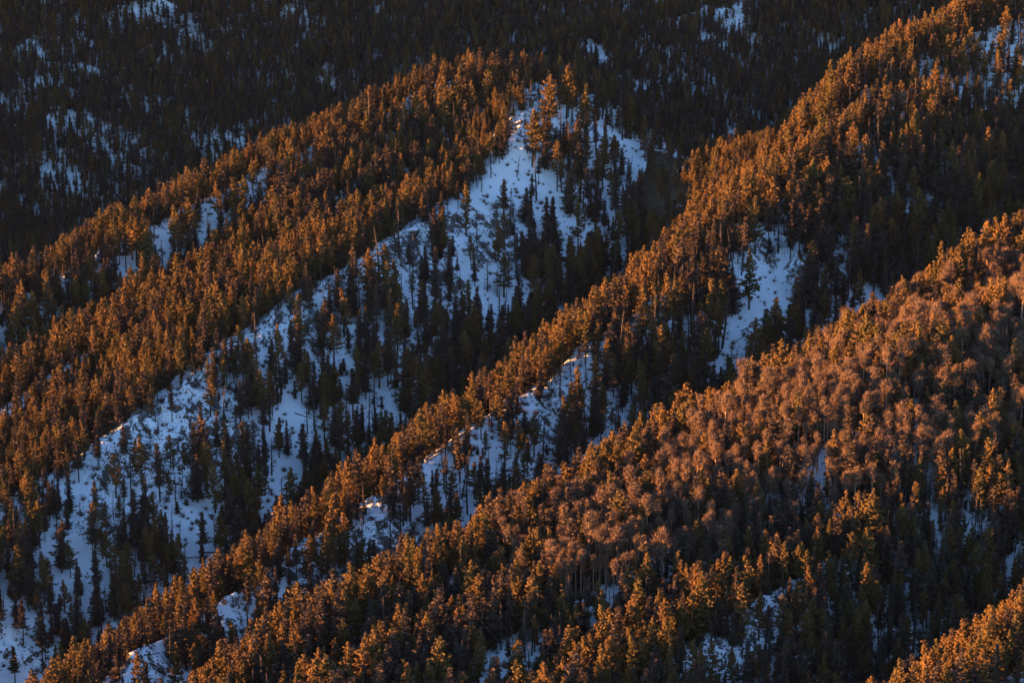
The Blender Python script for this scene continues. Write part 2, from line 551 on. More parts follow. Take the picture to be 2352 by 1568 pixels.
def make_boulder(seed):
    rng = np.random.default_rng(seed)
    import bmesh
    bm = bmesh.new(); bmesh.ops.create_icosphere(bm, subdivisions=3, radius=1)
    sc_ = np.array([rng.uniform(.9, 1.5), rng.uniform(.7, 1.2), rng.uniform(.55, .95)])
    cuts = [(unit(rng.normal(size=3)), rng.uniform(.55, .85)) for _ in range(9)]
    for v in bm.verts:
        p = np.array(v.co)
        for nrm, dd in cuts:
            k = p @ nrm
            if k > dd: p = p - nrm * (k - dd) * .9
        p = p * (1 + rng.normal() * .025) * sc_
        v.co = p
    me = bpy.data.meshes.new('boulder'); bm.to_mesh(me); bm.free(); me.materials.append(M_ROCK)
    return me

def make_log(seed):
    rng = np.random.default_rng(seed)
    tr, br = Geo(), Geo()
    L = 12.0
    pts = np.stack([np.linspace(-L / 2, L / 2, 6), rng.normal(size=6) * .06, .15 + rng.normal(size=6) * .03], 1)
    tr.tube(pts, [.27, .25, .22, .18, .13, .07], 7)
    for i in range(12):
        x = rng.uniform(-L * .2, L * .48); s = rng.uniform(.4, 1.3); az = rng.uniform(0, 3.14)
        p = np.array([x, 0, .15]); d = np.array([.4, math.cos(az), abs(math.sin(az))])
        br.tube([p, p + d * s], [.045, .012], 3)
    # root plate at the thick end
    for i in range(9):
        a = rng.uniform(0, 6.28); s = rng.uniform(.35, .8)
        p = pts[0]; br.tube([p, p + np.array([-.15, math.cos(a) * s, abs(math.sin(a)) * s])], [.1, .03], 3)
    return tr.mesh('trunk', M_DEAD), br.mesh('branch_stubs', M_DEAD)

# ------------------------------------------------------------------ terrain sheet
def axis_u():
    c = np.linspace(-.345, .345, 541)
    l = -.345 - (np.geomspace(.0013, .72, 70))
    r = .345 + (np.geomspace(.0013, .35, 46))
    return np.concatenate([l[::-1], c, r])
US = axis_u()
YS = np.concatenate([np.linspace(120, 420, 40)[:-1], np.geomspace(420, 2450, 1060), np.geomspace(2455, 4500, 60)])
GU, GY = np.meshgrid(US, YS)
GX = GU * GY
sh = GX.shape
Z, IDX, DD, RK = [a.reshape(sh) for a in height(GX.ravel(), GY.ravel(), True)]
# slope and aspect of the smooth and of the detailed surface
def grads(zf, e=3.0):
    x, y = GX.ravel(), GY.ravel()
    z0 = zf(x, y); zx = (zf(x + e, y) - z0) / e; zy = (zf(x, y + e) - z0) / e
    return zx.reshape(sh), zy.reshape(sh)
bzx, bzy = grads(lambda x, y: base_height(x, y) + gully(x, y) * 3, 6.0)
dzu = np.gradient(Z, axis=1) / np.maximum(np.gradient(GX, axis=1), 1e-3)
steep_d = np.abs(dzu)
# aspect: + where the ground faces away from the low sun (keeps its snow), - where it faces the sun
asp = -(bzx * .86 + bzy * -.5)
fz = fbm(GX / 45, GY / 45, 71, 3)
snow = .14 + .68 * sstep(-.06, .20, asp + .10 * fz)
for n_ in ('shoulder', 'middle', 'rib', 'rim', 'edge', 'aspen'):
    k_ = RNAMES.index(n_)
    snow = np.where((IDX == k_) & (DD > -9) & (DD < 8), np.maximum(snow, .66 + .25 * fz), snow)
far = sstep(1420, 1500, GY)
snow = snow * (1 - .32 * far) + far * .22 * fz
rocksnow = sstep(1.25, .45, steep_d + .25 * fbm(GX / 3, GY / 3, 73, 2) + .3)
snow = snow * (1 - RK * .72 * (1 - rocksnow)) - RK * .10
snow = np.clip(snow, 0, 1)

V = np.stack([GX.ravel(), GY.ravel(), Z.ravel()], 1)
nr, nc = sh
ii = np.arange(nr * nc).reshape(nr, nc)
Q = np.stack([ii[:-1, :-1], ii[:-1, 1:], ii[1:, 1:], ii[1:, :-1]], -1).reshape(-1, 4)
me = mesh_np('mountain_terrain', V, [Q], [M_GROUND], smooth=True)
for nm, arr in (('snow', snow), ('rock', RK)):
    a = me.attributes.new(nm, 'FLOAT', 'POINT'); a.data.foreach_set('value', arr.ravel().astype(np.float32))
terrain = bpy.data.objects.new('terrain', me); COL.objects.link(terrain); terrain['kind'] = 'structure'

# skyline table for visibility: running max of z/y down each column
SL = Z / GY
RUN = np.maximum.accumulate(SL, axis=0)
def horizon(x, y):
    u = x / y
    ci = np.clip(np.searchsorted(US, u), 0, len(US) - 1)
    ri = np.clip(np.searchsorted(YS, y * .996) - 2, 0, len(YS) - 1)
    return RUN[ri, ci]

# ------------------------------------------------------------------ where trees stand
def inpoly(px, py, poly):
    c = np.zeros(px.shape, bool); n = len(poly)
    for i in range(n):
        x1, y1 = poly[i]; x2, y2 = poly[(i + 1) % n]
        cond = (y1 > py) != (y2 > py)
        with np.errstate(divide='ignore', invalid='ignore'):
            xi = (x2 - x1) * (py - y1) / (y2 - y1 + 1e-12) + x1
        c ^= cond & (px < xi)
    return c

OPEN = [  # snow fields with next to no trees on them
 ([(1195,330),(1215,400),(1185,470),(1130,490),(1100,470),(1110,430),(1150,385)], .0),
 ([(840,600),(885,575),(960,640),(1000,730),(930,740),(860,680),(820,640)], .30),
 ([(660,900),(710,960),(695,1090),(690,1175),(615,1165),(610,1120),(650,1050),(640,960)], .04),
 ([(400,905),(470,900),(520,950),(500,985),(440,985)], .10),
 ([(140,1230),(200,1240),(255,1310),(225,1365),(170,1330)], .08),
 ([(10,1430),(110,1420),(120,1500),(60,1568),(0,1560)], .25),
 ([(1720,620),(1850,590),(1850,720),(1800,800),(1740,840),(1690,880),(1640,880),(1670,760)], .03),
 ([(1830,600),(1860,600),(1850,660),(1820,660)], .2),
 ([(820,1330),(860,1340),(800,1390),(760,1400)], .2),
 ([(860,1270),(960,1190),(990,1230),(900,1310)], .25),
 ([(1880,1290),(1950,1270),(1960,1320),(1890,1345)], .05),
 ([(1720,1370),(1810,1340),(1830,1400),(1760,1460),(1720,1450)], .15),
 ([(1570,1510),(1720,1500),(1710,1568),(1580,1568)], .2),
 ([(2275,1100),(2310,1080),(2315,1130),(2285,1160)], .15),
 ([(1190,205),(1270,195),(1280,250),(1200,260)], .25),
 ([(1340,290),(1560,360),(1560,420),(1350,350)], .45),
 ([(430,690),(480,670),(500,720),(450,740)], .1),
 ([(555,610),(590,600),(600,650),(560,670)], .1),
 ([(600,760),(760,690),(790,720),(640,860),(590,830)], .25),
 ([(250,990),(400,900),(480,1010),(330,1100)], .35),
]
DENSE = [
 ([(1600,380),(1700,400),(1640,480),(1540,570),(1460,650),(1430,650),(1540,520)], 1.6),
 ([(1400,640),(1300,740),(1180,830),(1060,900),(960,950),(1000,850),(1200,720),(1380,590)], 1.7),
 ([(1400,235),(1480,300),(1580,350),(1700,400),(1700,290),(1500,270)], 2.0),
 ([(540,1200),(640,1180),(520,1300),(400,1400),(330,1400),(420,1270)], 1.3),
 ([(1880,380),(2352,200),(2352,520),(2050,640),(1860,700),(1780,600)], 1.7),
]
ASPEN = [(1120,1270),(1300,1100),(1500,960),(1640,905),(1800,800),(1880,770),(2000,690),(2200,600),(2352,560),(2500,520),(2500,1050),(2352,1050),(2180,1130),(1900,1240),(1700,1330),(1450,1400),(1200,1400)]
FARDARK = [([(0,600),(0,530),(200,490),(450,390),(700,250),(900,110),(1130,10),(1700,-60),(1450,20),(1130,130),(900,190),(600,320),(250,460)]),
           ([(1500,290),(1600,180),(1720,60),(1780,-60),(2400,-60),(2300,60),(1950,200),(1750,300)])]

rng = np.random.default_rng(7)
def candidates(cell, y0, y1, uu=.335):
    xs = np.arange(-uu * y1, uu * y1, cell); ys = np.arange(y0, y1, cell)
    X, Y = np.meshgrid(xs, ys)
    X = X + rng.uniform(-.5, .5, X.shape) * cell * .95; Y = Y + rng.uniform(-.5, .5, Y.shape) * cell * .95
    X, Y = X.ravel(), Y.ravel()
    m = np.abs(X / Y) < uu
    return X[m], Y[m]

NI = {n: i for i, n in enumerate(RNAMES)}
_b = [candidates(2.6, 400, 600), candidates(3.0, 600, 760), candidates(3.4, 760, 930), candidates(3.8, 930, 1440)]
X1 = np.concatenate([q[0] for q in _b]); Y1 = np.concatenate([q[1] for q in _b])
X2, Y2 = candidates(4.0, 1440, 2330, .30)
TX = np.concatenate([X1, X2]); TY = np.concatenate([Y1, Y2])
TZ, TI, TD, TRK = height(TX, TY, True)
PX, PY = project(TX, TY, TZ)
e = 5.0
hb = lambda x, y: base_height(x, y) + gully(x, y) * 3
z0 = hb(TX, TY)
TA = -(((hb(TX + e, TY) - z0) / e) * .86 + ((hb(TX, TY + e) - z0) / e) * -.5)      # aspect at each tree
s_ = TX * .55 + TY * .83; d_ = TX * .83 - TY * .55
streak = fbm(s_ / 15, d_ / 60, 81, 3) + .5 * fbm(s_ / 45, d_ / 90, 85, 2)
shade_side = sstep(-.05, .14, TA)
dens = (1 - shade_side) * .74 + shade_side * np.clip(.37 + .66 * streak, .10, .80)
dens *= 1 - .75 * TRK * sstep(.3, .8, TRK)
isfar = TY > 1440
streak_far = fbm(s_ / 10, d_ / 62, 91, 3) + .4 * fbm(s_ / 90, d_ / 120, 93, 2)
dens = np.where(isfar, np.clip(.94 + 1.15 * streak_far, .12, 1), dens)
m = (TI == NI['beyond']) & (PX > 1100) & (PX < 1780)
dens = np.where(m, np.clip(.70 + 1.3 * streak_far, .05, 1), dens)
for poly in FARDARK:
    dens = np.where(isfar & inpoly(PX, PY, poly), np.maximum(dens, .95), dens)
fg = ~isfar
dens = np.where((TI == NI['beyond']) & (TD > 0) & (TD < 45) & (PX < 1100), np.minimum(dens, .38), dens)
m = fg & ((TI == NI['rim']) | (TI == NI['rib']))
dens = np.where(m, np.clip(dens * .7 + .16 + .35 * fbm(TX / 16, TY / 16, 131, 2), .1, .92), dens)
m = fg & ((TI == NI['rim']) | (TI == NI['rib'])) & (TD > 3)
dens = np.where(m, np.clip(.26 + .6 * fbm(TX / 13, TY / 13, 139, 2), .06, .7), dens)
m = fg & inpoly(PX, PY, [(1240,240),(1380,270),(1590,360),(1580,520),(1420,620),(1230,640)])
dens = np.where(m, np.clip(.26 + .6 * streak, .05, .6), dens)
m = fg & (TI == NI['shoulder']) & (TD > 10) & (PX < 750)
dens = np.where(m, np.clip(dens + np.where(PX < 260, -.08, .10), .05, .9), dens)
m = fg & (TI == NI['rim']) & (PX > 1180) & (PX < 1520)
dens = np.where(m, .85, dens)
m = fg & (TI == NI['edge']) & (TD > 0)
dens = np.where(m, np.clip(dens * .6 + .50, .62, .92), dens)
m = fg & inpoly(PX, PY, [(640,430),(860,290),(1080,210),(1200,240),(1150,350),(1060,440),(860,570),(640,690)])
dens = np.where(m, .72, dens)
dens = np.where(fg, dens * (1 + .5 * fbm(TX / 17, TY / 17, 133, 2)), dens)
# near a lit crest the wood is closed on the sunny side
for n in ('middle', 'aspen', 'rim', 'rib', 'shoulder', 'back', 'edge', 'inner'):
    m = fg & (TI == NI[n]) & (TD > -34) & (TD < 1 + 9 * fbm(TX / 14, TY / 14, 135, 2))
    dens = np.where(m, np.maximum(dens, .64 + .5 * fbm(TX / 20, TY / 20, 137, 2)), dens)
m = fg & (((TI == NI['middle']) & (PX < 1250)) | ((TI == NI['shoulder']) & (PX < 950)) | ((TI == NI['rib']) & (PX < 600)))
dens = np.where(m & (TD > -26) & (TD < 2), dens * .74, dens)
dens = np.where(m & (TD > -3.5) & (TD < 5), dens * .45, dens)
m = fg & ((TI == NI['aspen']) | (TI == NI['inner'])) & (PX < 1750)
dens = np.where(m, np.maximum(dens, .66), dens)
inasp = inpoly(PX, PY, ASPEN) & (TY < 1000) & ((TI == NI['inner']) | ((TI == NI['aspen']) & (TD > -22)) | ((TI == NI['edge']) & (TD < 6)))
dens = np.where(inasp, np.maximum(dens, .64), dens)
for poly, k in OPEN: dens = np.where(fg & (TD > -2) & inpoly(PX, PY, poly), dens * k, dens)
for poly, k in DENSE: dens = np.where(fg & inpoly(PX, PY, poly), np.clip(dens * k, 0, .95), dens)
m = fg & inpoly(PX, PY, [(1960,1080),(2400,1040),(2400,1420),(2100,1400),(1960,1300)])
dens = np.where(m, np.clip(dens + .35, .8, .95), dens)
keep = rng.uniform(size=TX.shape) < dens
TX, TY, TZ, TI, TD, TA, PX, PY, inasp, isfar, shade_side, streak = [a[keep] for a in (TX, TY, TZ, TI, TD, TA, PX, PY, inasp, isfar, shade_side, streak)]
N = len(TX)
# kinds: 0 pine 1 fir 2 aspen 3 dead 4 young fir
r1 = rng.uniform(size=N); r2 = rng.uniform(size=N)
kind = np.where(r1 < .42 + .18 * shade_side, 1, 0)
kind = np.where((shade_side > .5) & (r2 < .24), 3, kind)
kind = np.where((shade_side > .5) & (r2 > .86), 4, kind)
kind = np.where((shade_side <= .5) & (r2 < .025), 3, kind)
asp_p = np.clip(.68 + .6 * fbm(TX / 30, TY / 30, 99, 2), .2, .95)
edge_crest = (TI == NI['aspen']) & (TD > -30) & (TD < 6)
kind = np.where(inasp & (r2 < np.where(edge_crest, .18, asp_p)), 2, kind)
kind = np.where(inasp & (r2 >= np.where(edge_crest, .18, asp_p)) & (kind > 1), 1, kind)
kind = np.where(isfar & (r2 > .25) & (kind > 1), 1, kind)
kind = np.where(isfar & (kind > 2), 1, kind)
hgt = rng.normal(1.22, .22, N) + .2 * fbm(TX / 40, TY / 40, 111, 2)
hgt = np.clip(hgt, .6, 1.9) * np.where(kind == 2, 1.12, 1)
hgt *= np.where((TI == NI['back']) | (TI == NI['middle']), 1.1, 1)
hgt *= np.where(isfar, 1.0, 1.0)
hgt = np.where(kind == 4, rng.uniform(.5, 1.25, N), hgt)
SF = np.where(isfar, .70, np.clip((TY / 1060) ** .72, .5, 1))
hgt = hgt * np.where(TY < 600, 1.12, 1) * SF * np.where((shade_side > .5) & ~isfar, .96, 1) * np.where((TY > 950) & ~isfar, 1.1, 1)
hgt = hgt * np.where(inasp & (kind < 2), 1.16, 1)
hill = ((TI == NI['rim']) | (TI == NI['rib']) | (TI == NI['shoulder'])) & (TD < 12)
hgt = hgt * np.where(hill, .80 - .14 * sstep(1150, 1290, TY), 1) * np.where(TI == NI['saddle'], .62, 1) * np.where(TI == NI['back'], .8, 1) * np.where((TI == NI['middle']) & (TD < 10), .88, 1)
small = (rng.uniform(size=N) < .18) & (kind < 2); hgt = np.where(small, hgt * .62, hgt)
UNIT_H = np.array([18., 18., 16.5, 16., 5.2])
HT = UNIT_H[kind] * hgt

# hand-placed trees: the ones that stand out on the open snow in the picture (kind, px, py of the foot, height in metres, lean)
HAND = [
 (1,1158,500,17.5,.05,'lone dark fir standing on the smooth upper snowfield beside a bare snag'),
 (3,1178,505,14.0,-.10,'bare snag leaning against the upper snowfield beside the lone dark fir'),
 (3,1187,408,14.5,-.13,'leaning dead tree with drooping side branches at the top of the snowfield'),
 (1,1222,470,18.5,.0,'broad dark fir right of the upper snowfield, fullest crown there'),
 (3,1237,335,15.0,.03,'dead tree with dense fine branches just below the rocky hilltop'),
 (1,1290,420,16.0,.02,'narrow dark fir on open snow below the hilltop'),
 (1,1425,420,17.0,.0,'ragged dark fir with layered branches on the right of the hill face'),
 (1,660,1050,17.0,.0,'slim dark fir beside the long snow gully'),
 (3,676,1178,12.5,-.09,'bare snag with comb-like drooping branches at the foot of the snow gully'),
 (3,912,790,17.0,-.03,'tall forked dead tree with spreading limbs on the central snowfield'),
 (3,1002,895,18.0,.01,'straight bare trunk with few limbs on the lower central snow'),
 (1,940,640,19.0,.0,'big dark fir under the rocky snow lip of the shoulder'),
 (1,1732,800,11.0,.0,'small dark fir at the lower edge of the bright snow clearing'),
 (3,1732,855,17.0,-.06,'slightly leaning dead trunk in the bright snow clearing'),
 (1,455,840,9.0,.0,'short bushy fir on the snow under the left crest'),
 (4,845,650,4.6,.0,'small round fir on the rocky central snow knob'),
 (4,1900,1310,3.6,.0,'tiny lone fir on the bright snow knob at lower right'),
 (4,1015,905,4.5,.0,'small dense fir by the straight bare trunk'),
 (1,180,1370,15.0,.0,'dark fir at the edge of the lower left snow clearing'),
 (1,35,1568,15.0,.0,'pointed dark fir in the bottom left corner on snow'),
 (0,1105,1010,17.0,.0,'sunlit bushy pine in front of the middle crest snow rim'),
 (0,560,770,20.0,.0,'tall bright orange pine standing above its neighbours on the shoulder crest'),
 (0,360,730,14.0,.0,'pale orange sunlit pine on the left slope, brightest there'),
 (0,345,900,17.0,.0,'single orange round-topped pine rising from the left snowy slope'),
 (0,1150,560,21.0,.0,None),
]
def ray_to_ground(px, py, ymin=420):
    """walk out along the line of sight until it meets the ground"""
    ys = np.arange(ymin, 2300, 1.0)
    a = (px - CX) / FPX; b_ = (CY - py) / FPX
    dy = CT + b_ * ST
    xs = a / dy * ys; zs = (-ST + b_ * CT) / dy * ys
    h = height(xs, ys)
    m = np.nonzero(h > zs)[0]
    i = m[0] if len(m) else len(ys) - 1
    return xs[i], ys[i], h[i]

hand_rows = []
for k, hx, hy, hh, lean, lab in HAND:
    if lab is None: continue
    x, y, z = ray_to_ground(hx, hy)
    hand_rows.append((k, x, y, z, hh, lean, lab))
hxa = np.array([r[1] for r in hand_rows]); hya = np.array([r[2] for r in hand_rows])
ok = np.ones(N, bool)
for hx, hy in zip(hxa, hya): ok &= (TX - hx) ** 2 + (TY - hy) ** 2 > 3.2 ** 2
arrs = [a[ok] for a in (TX, TY, TZ, TI, TD, TA, PX, PY, isfar, kind, HT)]
TX, TY, TZ, TI, TD, TA, PX, PY, isfar, kind, HT = arrs
nh = len(hand_rows)
hz, hi, hd, _ = height(hxa, hya, True)
hpx, hpy = project(hxa, hya, hz)
cat_ = lambda a, b: np.concatenate([np.asarray(a), np.asarray(b)])
TX = cat_(hxa, TX); TY = cat_(hya, TY); TZ = cat_(hz, TZ); TI = cat_(hi, TI); TD = cat_(hd, TD)
TA = cat_(np.full(nh, .3), TA); PX = cat_(hpx, PX); PY = cat_(hpy, PY); isfar = cat_(np.zeros(nh, bool), isfar)
kind = cat_([r[0] for r in hand_rows], kind); HT = cat_([r[4] for r in hand_rows], HT)
LEAN = cat_([r[5] for r in hand_rows], rng.normal(0, .018, len(TX) - nh))
LEAN = np.where((kind == 3) & (np.arange(len(TX)) >= nh), rng.normal(0, .07, len(TX)), LEAN)
N = len(TX)

# how much of each tree shows (painted back to front on a grid of 1024 x 682)
WID = np.array([.30, .26, .26, .10, .40])[kind] * HT
hor = horizon(TX, TY)
z_lo = np.maximum(TZ, hor * TY)
top = TZ + HT
vis_frac = np.clip((top - z_lo) / HT, 0, 1)
sx0, sy_top = project(TX, TY, top); _, sy_lo = project(TX, TY, z_lo)
K = 1024 / 2352
buf = np.full((682, 1024), -1, np.int32)
order = np.argsort(-TY)
fdist = TY * CT - TZ * ST
pw = WID / fdist * FPX * K
for i in order:
    if vis_frac[i] <= .02: continue
    x = sx0[i] * K; y0_, y1_ = sy_top[i] * K, sy_lo[i] * K
    if x < -20 or x > 1044 or y1_ < 0 or y0_ > 682: continue
    ym = y0_ + (y1_ - y0_) * .35
    for (a, c, w) in ((y0_, ym, pw[i] * .28), (ym, y1_, pw[i] * .46)):
        r0, r1_ = int(max(0, round(a))), int(min(682, round(c)))
        c0, c1 = int(max(0, round(x - w))), int(min(1024, max(round(x + w), round(x - w) + 1)))
        if r0 < r1_ and c0 < c1: buf[r0:r1_, c0:c1] = i
area = np.bincount(buf[buf >= 0].ravel(), minlength=N)
area[:nh] += 10000

# does the sun reach a tree's upper crown? (over the ground, with a wood of about ten metres on it)
def sun_reach(x, y, z):
    lit = np.ones(x.shape, bool)
    for t in np.concatenate([np.arange(12, 120, 9), np.geomspace(125, 1500, 26)]):
        h = height(x + SUN.x * t, y + SUN.y * t)
        lit &= h + (4 if t > 40 else 0) < z + SUN.z * t
    return lit

# ------------------------------------------------------------------ prototypes
PROTO = {
 0: [make_pine(100 + i) for i in range(11)],
 1: [make_fir(200 + i, [1, .8, 1.1, .9, 1, .7, 1.15, .85][i], [.12, .30, .06, .38, .2, .28, .1, .42][i]) for i in range(8)],
 2: [make_aspen(300 + i) for i in range(8)],
 3: [make_dead(400 + i) for i in range(9)],
 4: [make_fir(500 + i, [.55, .7, .62][i], .02, 5.2) for i in range(3)],
}
SHRUBS = [make_shrub(600 + i) for i in range(5)]
BOULD = [make_boulder(700 + i) for i in range(6)]
LOGS = [make_log(800 + i) for i in range(3)]
KN = {0: 'pine_tree', 1: 'fir_tree', 2: 'aspen_tree', 3: 'dead_tree', 4: 'young_fir'}
KC = {0: 'pine tree', 1: 'fir tree', 2: 'aspen tree', 3: 'dead tree', 4: 'young fir'}
KG = {0: 'pines on the slopes', 1: 'firs on the slopes', 2: 'bare aspens in the grove', 3: 'bare dead trees on the snow', 4: 'young firs on the snow'}

used = set()
def place_words(i_r, d, y):
    n = RNAMES[i_r] if i_r >= 0 else 'mountain'
    if y > 1440 or n in ('beyond', 'farther', 'mountain', 'outer'): return "the far mountainside"
    if n in ('rim', 'rib', 'saddle'): return "the central hill"
    if n == 'shoulder': return "the central hill's snowy face" if d > 8 else "the central hill's shoulder"
    if n in ('middle', 'back'): return "the middle slope" if d > 10 and n == 'middle' else "the middle crest"
    if n in ('aspen', 'inner'): return "the aspen slope"
    if n == 'edge': return "the lower right slope" if d > 6 else "the aspen slope"
    return "the lower right corner"

def pct_label(head, where, px, py):
    a, b_ = px / 23.52, py / 15.68
    where = where.replace("central hill's snowy face", "central snowy face").replace("central hill's shoulder", "central shoulder")
    a = min(max(a, 0), 100); b_ = min(max(b_, 0), 100)
    for f in ('{:.0f}', '{:.1f}', '{:.2f}'):
        s = f"{head} on {where}, {f.format(a)}% across and {f.format(b_)}% down"
        if s not in used: break
    used.add(s)
    return s

mid = TZ + HT * .7
single = np.zeros(N, bool)
for k in range(5):
    ids = np.nonzero((kind == k) & (area >= 5) & (sx0 > -5) & (sx0 < 2357))[0]
    ids = ids[np.argsort(-area[ids])][:295]
    single[ids] = True
sid = np.nonzero(single)[0]
lit = np.zeros(N, bool)
lit[sid] = sun_reach(TX[sid], TY[sid], mid[sid])
ROT = rng.uniform(0, 2 * math.pi, N); VAR = rng.integers(0, 1000, N)
LAZ = rng.uniform(0, 2 * math.pi, N)
LX = np.where(np.arange(N) < nh, 0, np.sin(LAZ) * LEAN); LY = np.where(np.arange(N) < nh, LEAN, np.cos(LAZ) * LEAN)
WS = rng.uniform(.85, 1.3, N)

def thing(name, label, cat, loc, rot, scale, group):
    o = bpy.data.objects.new(name, None); COL.objects.link(o)
    o.empty_display_size = 1
    o.location = loc; o.rotation_euler = rot; o.scale = scale
    o['label'] = label; o['category'] = cat; o['group'] = group
    return o

PARTN = {0: ('trunk', 'crown'), 1: ('trunk', 'crown'), 2: ('trunk', 'crown'), 3: ('trunk', 'crown'), 4: ('trunk', 'crown')}
first = {}
for i in sid:
    k = int(kind[i]); v = int(VAR[i] % len(PROTO[k]))
    s = HT[i] / UNIT_H[k]; s_rel = s / np.clip((TY[i] / 1060) ** .72, .5, 1) / 1.12
    sizew = 'tall' if s_rel > 1.2 else ('small' if s_rel < .8 else 'medium')
    if k == 4: sizew = 'low'
    tone = {0: ('sunlit orange', 'shaded dark'), 1: ('sunlit orange', 'shaded dark'), 2: ('sunlit pinkish', 'shaded grey'), 3: ('sunlit', 'shaded'), 4: ('sunlit', 'shaded')}[k][0 if lit[i] else 1]
    kw = {0: 'pine', 1: 'fir', 2: 'leafless aspen', 3: 'dead tree', 4: 'young fir'}[k]
    if i < nh:
        lab = hand_rows[i][6]
    else:
        cy = (sy_top[i] + sy_lo[i]) / 2
        lab = pct_label(f"{sizew} {tone} {kw}", place_words(int(TI[i]), TD[i], TY[i]), sx0[i], cy)
    t = thing(KN[k], lab, KC[k], (TX[i], TY[i], TZ[i] - .15), (LX[i], LY[i], ROT[i]), (s * WS[i], s * WS[i], s), KG[k])
    key = (k, v)
    if key not in first:
        parts = []
        for pn, pm in zip(PARTN[k], PROTO[k][v]):
            po = bpy.data.objects.new(pn, pm); COL.objects.link(po); po.parent = t; parts.append(po)
        first[key] = parts
    else:
        for po in first[key]:
            c = po.copy(); COL.objects.link(c); c.parent = t

# ------------------------------------------------------------------ the rest of the wood, one object per kind
def join_mesh(pair, name):
    me = bpy.data.meshes.new(name)
    Vs, Fs, fm, off = [], [], [], 0
    T, Qd, mt, mq = [], [], [], []
    mats = []
    for pi, m in enumerate(pair):
        n = len(m.vertices); co = np.empty(n * 3, np.float32); m.vertices.foreach_get('co', co)
        Vs.append(co.reshape(-1, 3))
        lt = np.empty(len(m.polygons), np.int32); m.polygons.foreach_get('loop_total', lt)
        ls = np.empty(len(m.polygons), np.int32); m.polygons.foreach_get('loop_start', ls)
        lv = np.empty(len(m.loops), np.int32); m.loops.foreach_get('vertex_index', lv)
        for tot, L, M in ((3, T, mt), (4, Qd, mq)):
            s = ls[lt == tot]
            if len(s):
                L.append(np.stack([lv[s + j] for j in range(tot)], 1) + off); M.append(np.full(len(s), pi))
        mats.append(m.materials[0]); off += n
    F = []; fmi = []
    if T: F.append(np.concatenate(T)); fmi.append(np.concatenate(mt))
    if Qd: F.append(np.concatenate(Qd)); fmi.append(np.concatenate(mq))
    return mesh_np(name, np.concatenate(Vs), F, mats, np.concatenate(fmi))

def scatter(name, meshes, P, R, S, I, label, cat):
    """ONE object: a cloud of points with a tree on each"""
    col = bpy.data.collections.new(name + '_kinds')
    for j, m in enumerate(meshes):
        o = bpy.data.objects.new(f'{name}_kind_{j:02d}', m); col.objects.link(o)
    me = bpy.data.meshes.new(name)
    me.vertices.add(len(P)); me.vertices.foreach_set('co', np.asarray(P, np.float32).ravel())
    a = me.attributes.new('turn', 'FLOAT_VECTOR', 'POINT'); a.data.foreach_set('vector', np.asarray(R, np.float32).ravel())
    a = me.attributes.new('size', 'FLOAT_VECTOR', 'POINT'); a.data.foreach_set('vector', np.asarray(S, np.float32).ravel())
    a = me.attributes.new('pick', 'INT', 'POINT'); a.data.foreach_set('value', np.asarray(I, np.int32))
    o = bpy.data.objects.new(name, me); COL.objects.link(o)
    o['kind'] = 'stuff'; o['label'] = label; o['category'] = cat
    g = bpy.data.node_groups.new(name + '_nodes', 'GeometryNodeTree')
    g.interface.new_socket('Geometry', in_out='INPUT', socket_type='NodeSocketGeometry')
    g.interface.new_socket('Geometry', in_out='OUTPUT', socket_type='NodeSocketGeometry')
    gi = g.nodes.new('NodeGroupInput'); go = g.nodes.new('NodeGroupOutput')
    ip = g.nodes.new('GeometryNodeInstanceOnPoints')
    ci = g.nodes.new('GeometryNodeCollectionInfo')
    ci.inputs['Collection'].default_value = col
    ci.inputs['Separate Children'].default_value = True
    ci.inputs['Reset Children'].default_value = True
    ip.inputs['Pick Instance'].default_value = True
    def named(n, t):
        q = g.nodes.new('GeometryNodeInputNamedAttribute'); q.data_type = t; q.inputs['Name'].default_value = n
        return q.outputs['Attribute']
    g.links.new(gi.outputs[0], ip.inputs['Points'])
    g.links.new(ci.outputs[0], ip.inputs['Instance'])
    g.links.new(named('pick', 'INT'), ip.inputs['Instance Index'])
    g.links.new(named('turn', 'FLOAT_VECTOR'), ip.inputs['Rotation'])
    g.links.new(named('size', 'FLOAT_VECTOR'), ip.inputs['Scale'])
    g.links.new(ip.outputs[0], go.inputs[0])
    mod = o.modifiers.new('scatter', 'NODES'); mod.node_group = g
    return o

JOINED = {k: [join_mesh(p, KN[k]) for p in PROTO[k]] for k in PROTO}
def scatter_kind(mask, ks, name, label, cat):
    ids = np.nonzero(mask)[0]
    if not len(ids): return
    meshes = []; base = {}
    for k in ks:
        base[k] = len(meshes); meshes += JOINED[k]
    I = np.array([base[int(kind[i])] + int(VAR[i]) % len(JOINED[int(kind[i])]) for i in ids])
    s = HT[ids] / UNIT_H[kind[ids]]
    P = np.stack([TX[ids], TY[ids], TZ[ids] - .15], 1)
    R = np.stack([LX[ids], LY[ids], ROT[ids]], 1)
    S = np.stack([s * WS[ids], s * WS[ids], s], 1)
    scatter(name, meshes, P, R, S, I, label, cat)
rest = ~single
scatter_kind(rest & isfar, [0, 1, 2], 'distant_forest', 'dark shaded conifer forest covering the far mountainside in streaks over snow', 'forest')
scatter_kind(rest & ~isfar & (kind == 0), [0], 'pine_forest', 'the remaining pines filling the crests and slopes between the larger ones', 'forest')
scatter_kind(rest & ~isfar & ((kind == 1) | (kind == 4)), [1, 4], 'fir_forest', 'the remaining dark firs filling the shaded snowy slopes', 'forest')
scatter_kind(rest & ~isfar & (kind == 2), [2], 'aspen_grove', 'dense leafless pinkish aspen grove on the sunlit right slope', 'aspen grove')
scatter_kind(rest & ~isfar & (kind == 3), [3], 'dead_wood', 'thin bare dead trunks scattered through the shaded woods', 'dead wood')

